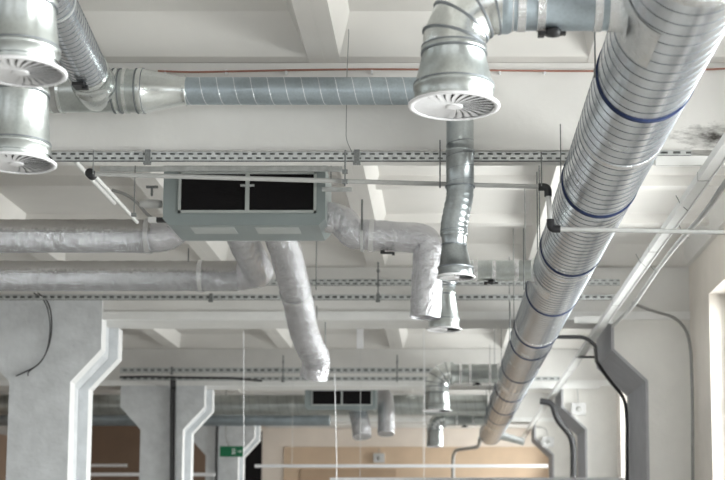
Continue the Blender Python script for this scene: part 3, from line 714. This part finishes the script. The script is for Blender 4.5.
# conduit from hose to the wall and down beside the window
Yw = 22.86
cable('conduit', 'grey conduit curving across the wall and down beside the right window', [at(632, 303, Yw), at(655, 312, Yw), at(675, 317, Yw), at(687, 330, 22.6), at(691, 350, 22.4), at(692.5, 400, 22.35), at(693, 520, 22.35)], .026, 'conduit', 'conduit', 12, fil=.3)
cable('conduit', 'dark conduit following the bend of the nearest right pilaster', [at(557, 337, 22.6), at(585, 337, 22.6), at(595, 345, 22.6), at(596.5, 362, 24.6), at(610, 381, 24.8), at(625, 398, 25.0), at(627, 420, 25), at(627, 520, 25)], .032, 'darkcable', 'conduit', 12, fil=.25)
cable('conduit', 'thin grey conduit joining the nearest pilaster below the upper one', [at(577, 357, 26), at(582, 357, 25.6), at(597, 357, 25.4)], .022, 'darkcable', 'conduit', 10)
cable('conduit', 'thick dark cables bent around the second right pilaster', [at(540, 401, 32.6), at(553, 403, 32.6), at(556, 418, 32.6), at(572, 437, 32.7), at(573.5, 450, 32.7), at(573.5, 500, 32.7)], .075, 'darkcable', 'conduit', 12, fil=.3)
cable('conduit', 'grey pipe dropping from the far end of the big duct onto the plywood', [at(480, 438, 43), at(479, 447, 44), at(456, 450, 46), at(453, 456, 48), at(453, 500, 48)], .06, 'greypipe', 'conduit', 10, fil=.4)
def switchbox(px, py, Y, s, lab, line):
    p = at(px, py, Y); o = thing('junction_box', p, lab, 'junction box')
    MB().cbox(p, (s * 1.2, .12, s), M['boxgrey']).build('box_body', o)
    b = MB(); b.turn(p - Vector((0, .05, 0)), p - Vector((0, .07, 0)), [(0, s * .25), (.02, s * .22), (.02, .001)], M['greypipe'], 16); b.build('knob', o)
    b = MB(); b.sweep(fillet([at(x, y, Y) for x, y in line], .1, 4), .012, M['greypipe'], 8, True, True); b.build('feed_cable', o)
switchbox(578.5, 409, 32.83, .28, 'white junction box on the second right pilaster', [(578.5, 405), (577, 384), (556, 383)])
switchbox(548, 442, 42.93, .3, 'small white junction box on the farthest right pilaster', [(548, 438), (546, 428), (538, 427)])
switchbox(379, 458, 49.9, .33, 'small white box on the tan plywood of the end wall', [(379, 455), (379, 448)])
# braces near the far end
cable('brace_bar', 'grey bar slanting to the fitting at the far end of the trunking', [at(493, 431, 41), at(508, 436, 41), at(524, 441, 41)], .07, 'steel', 'bar', 10)

# ------------------------------------------------------------------ left: column cables, lamps, sign
cc = [at(38, 293, 22.2), at(49, 302, 22.5), at(52.5, 322, 22.75), at(50, 345, 22.78), at(40, 365, 22.78), at(16, 376, 22.78)]
cable('cable', 'thin black cable looping down the head of the big left column', cc, .012, 'darkcable', fil=.6)
cc = [at(34, 293, 22.2), at(46, 301, 22.5), at(51, 325, 22.75), at(48, 348, 22.78), at(42, 362, 22.78), at(28, 372, 22.78), at(28, 376, 22.78)]
cable('cable', 'second black cable ending in a short bare tip on the big left column', cc, .010, 'darkcable', fil=.6)
for i, (dx, lab) in enumerate(((-1.3, 'left of two dark cables down the second column'), (1.6, 'right of two dark cables down the second column'))):
    cable('cable', lab, [at(173 + dx, 381, 32.2), at(173 + dx, 388, 32.8), at(172.5 + dx, 500, 32.8)], .035, 'darkcable', fil=.1)
cable('cable', 'dark cable down the farthest left column', [at(219, 418, 42.9), at(217, 430, 42.9), at(216, 500, 42.9)], .045, 'darkcable')
# exit sign
sg = thing('exit_sign', at(231, 451, 40), 'green exit sign with white pictogram hanging before the farthest left column', 'sign')
p = at(231.5, 451.5, 40); w, hgt = .66, .30
MB().cbox(p, (w, .05, hgt), M['green']).build('sign_plate', sg)
b = MB(); y = p.y - .03
def r2(x0, z0, x1, z1): b.box((p.x + x0, y, p.z + z0), (p.x + x1, y + .006, p.z + z1), M['signwhite'])
r2(.02, -.09, .035, .09); r2(.02, .075, .12, .09); r2(.105, -.09, .12, .09)           # door
r2(.055, .03, .085, .06); r2(.05, -.03, .08, .03); r2(.035, -.08, .06, -.03); r2(.07, -.07, .095, -.03)  # running figure
r2(.17, -.012, .25, .012)
b.add([(p.x + .24, y, p.z + .05), (p.x + .24, y, p.z - .05), (p.x + .30, y, p.z)], [(0, 1, 2)], M['signwhite']); b.build('pictogram', sg)
b = MB(); b.sweep([at(226, 388, 40), at(226, 438, 40), at(229, 446, 40)], .012, M['conduit'], 8, True, True); b.build('suspension_wire', sg)
# hanging line luminaires
def lamp(px0, px1, py, Y, lab, wires, th=.06):
    A = at(px0, py, Y); B_ = at(px1, py, Y); o = thing('linear_lamp', ((A.x + B_.x) / 2, Y, A.z), lab, 'lamp')
    b = MB(); b.box((A.x, Y - .05, A.z - th / 2), (B_.x, Y + .05, A.z + th / 2), M['white']); b.build('housing', o)
    for px, pt_ in wires:
        p0 = at(px, py, Y); b = MB(); b.sweep([Vector((p0.x, Y, A.z + th / 2)), Vector((p0.x, Y, EYE + 3.63 if 31 < Y < 45 else ZS))], .004, M['whiteplastic'], 6, True, True); b.build('suspension_wire', o)
lamp(255, 548, 466, 30, 'long white line lamp hanging before the plywood end wall, the upper one', ((292, 300), (423, 300)), .07)
lamp(330, 640, 479, 26, 'long white line lamp cut by the bottom edge of the picture', ((360, 0),), .05)
lamp(92, 127, 465.5, 44.0, 'short white line lamp seen between the two left columns, the upper one', (), .09)
lamp(40, 215, 474.5, 41.5, 'white line lamp low behind the left columns, the lower one', ((60, 0),), .1)
def wire(px, pya, pxb, pyb, Y, r, lab):
    A = at(px, pya, Y); B_ = at(pxb, pyb, Y); b = MB(); mid = A.lerp(B_, .6) + Vector((.02, 0, 0))
    b.sweep([A, mid, B_], r, M['white'], 8, True, True); tag(b.build('cord', None, B_), lab, 'cord')
wire(243.5, 331, 242, 520, 24.0, .007, 'white cord hanging from the second beam beside the exit sign')
wire(334.5, 374, 336, 520, 22.0, .006, 'white cord hanging before the distant air handler')
wire(424, 330, 423, 520, 24.0, .005, 'hair-thin white cord beside the far elbowed outlets')
# stub bracket seen on the slab beyond second beam
b = MB(); A = at(360, 334, 25); b.box((A.x - .06, 25, A.z - .26), (A.x + .06, 25.08, A.z + .12), M['white']); tag(b.build('hanging_plate', None, A), 'small white plate hanging below the second beam near its middle', 'plate')

# ------------------------------------------------------------------ light
W = bpy.data.worlds.new('sky'); S.world = W; W.use_nodes = True
bg = W.node_tree.nodes['Background']; bg.inputs[0].default_value = (.93, .97, 1, 1); bg.inputs[1].default_value = .95
def area(name, loc, rot, sx, sy, e, col=(1, 1, 1)):
    l = bpy.data.lights.new(name, 'AREA'); l.shape = 'RECTANGLE'; l.size = sx; l.size_y = sy; l.energy = e; l.color = col
    o = bpy.data.objects.new(name, l); COL.objects.link(o); o.location = loc; o.rotation_euler = rot; return o
for (a, c), e_ in zip(WR, (1000, 1500, 1250, 1150, 1100, 600)):
    area('daylight_fill', (XR + 1.55, (a + c) / 2, (ZW0 + ZW1) / 2), (0, PI / 2 - .50, 0), ZW1 - ZW0, c - a, e_ * 1.5, (1, .985, .96))
for a, c in WL:
    area('daylight_fill', (XL - .5, (a + c) / 2, (ZW0 + ZW1) / 2), (0, -PI / 2, 0), ZW1 - ZW0, c - a, 60, (.93, .97, 1))  # added fill lamps outside the unseen left windows
area('daylight_fill', (-5, Y0 - .5, 3.3), (PI / 2, 0, 0), 17, 4.4, 260, (.96, .98, 1))  # added fill lamp behind the viewpoint, outside the unseen rear openings

# ------------------------------------------------------------------ camera
cam = bpy.data.cameras.new('camera'); co = bpy.data.objects.new('camera', cam); COL.objects.link(co)
cam.sensor_width = 36; cam.lens = FP / 725 * 36
cam.shift_x = -(CX - 362.5) / 725; cam.shift_y = (CY - 240) / 725
co.location = (0, 0, EYE); co.rotation_euler = (PI / 2 + PITCH, 0, 0)
cam.dof.use_dof = True; cam.dof.focus_distance = 12.0; cam.dof.aperture_fstop = 2.2
cam.clip_end = 200
S.camera = co
vs_ = S.view_settings; vs_.view_transform = 'Standard'; vs_.look = 'None'; vs_.gamma = 1; vs_.use_curve_mapping = False; vs_.exposure = -.15
for o in list(bpy.data.objects):
    if 'o_' in o: del o['o_']
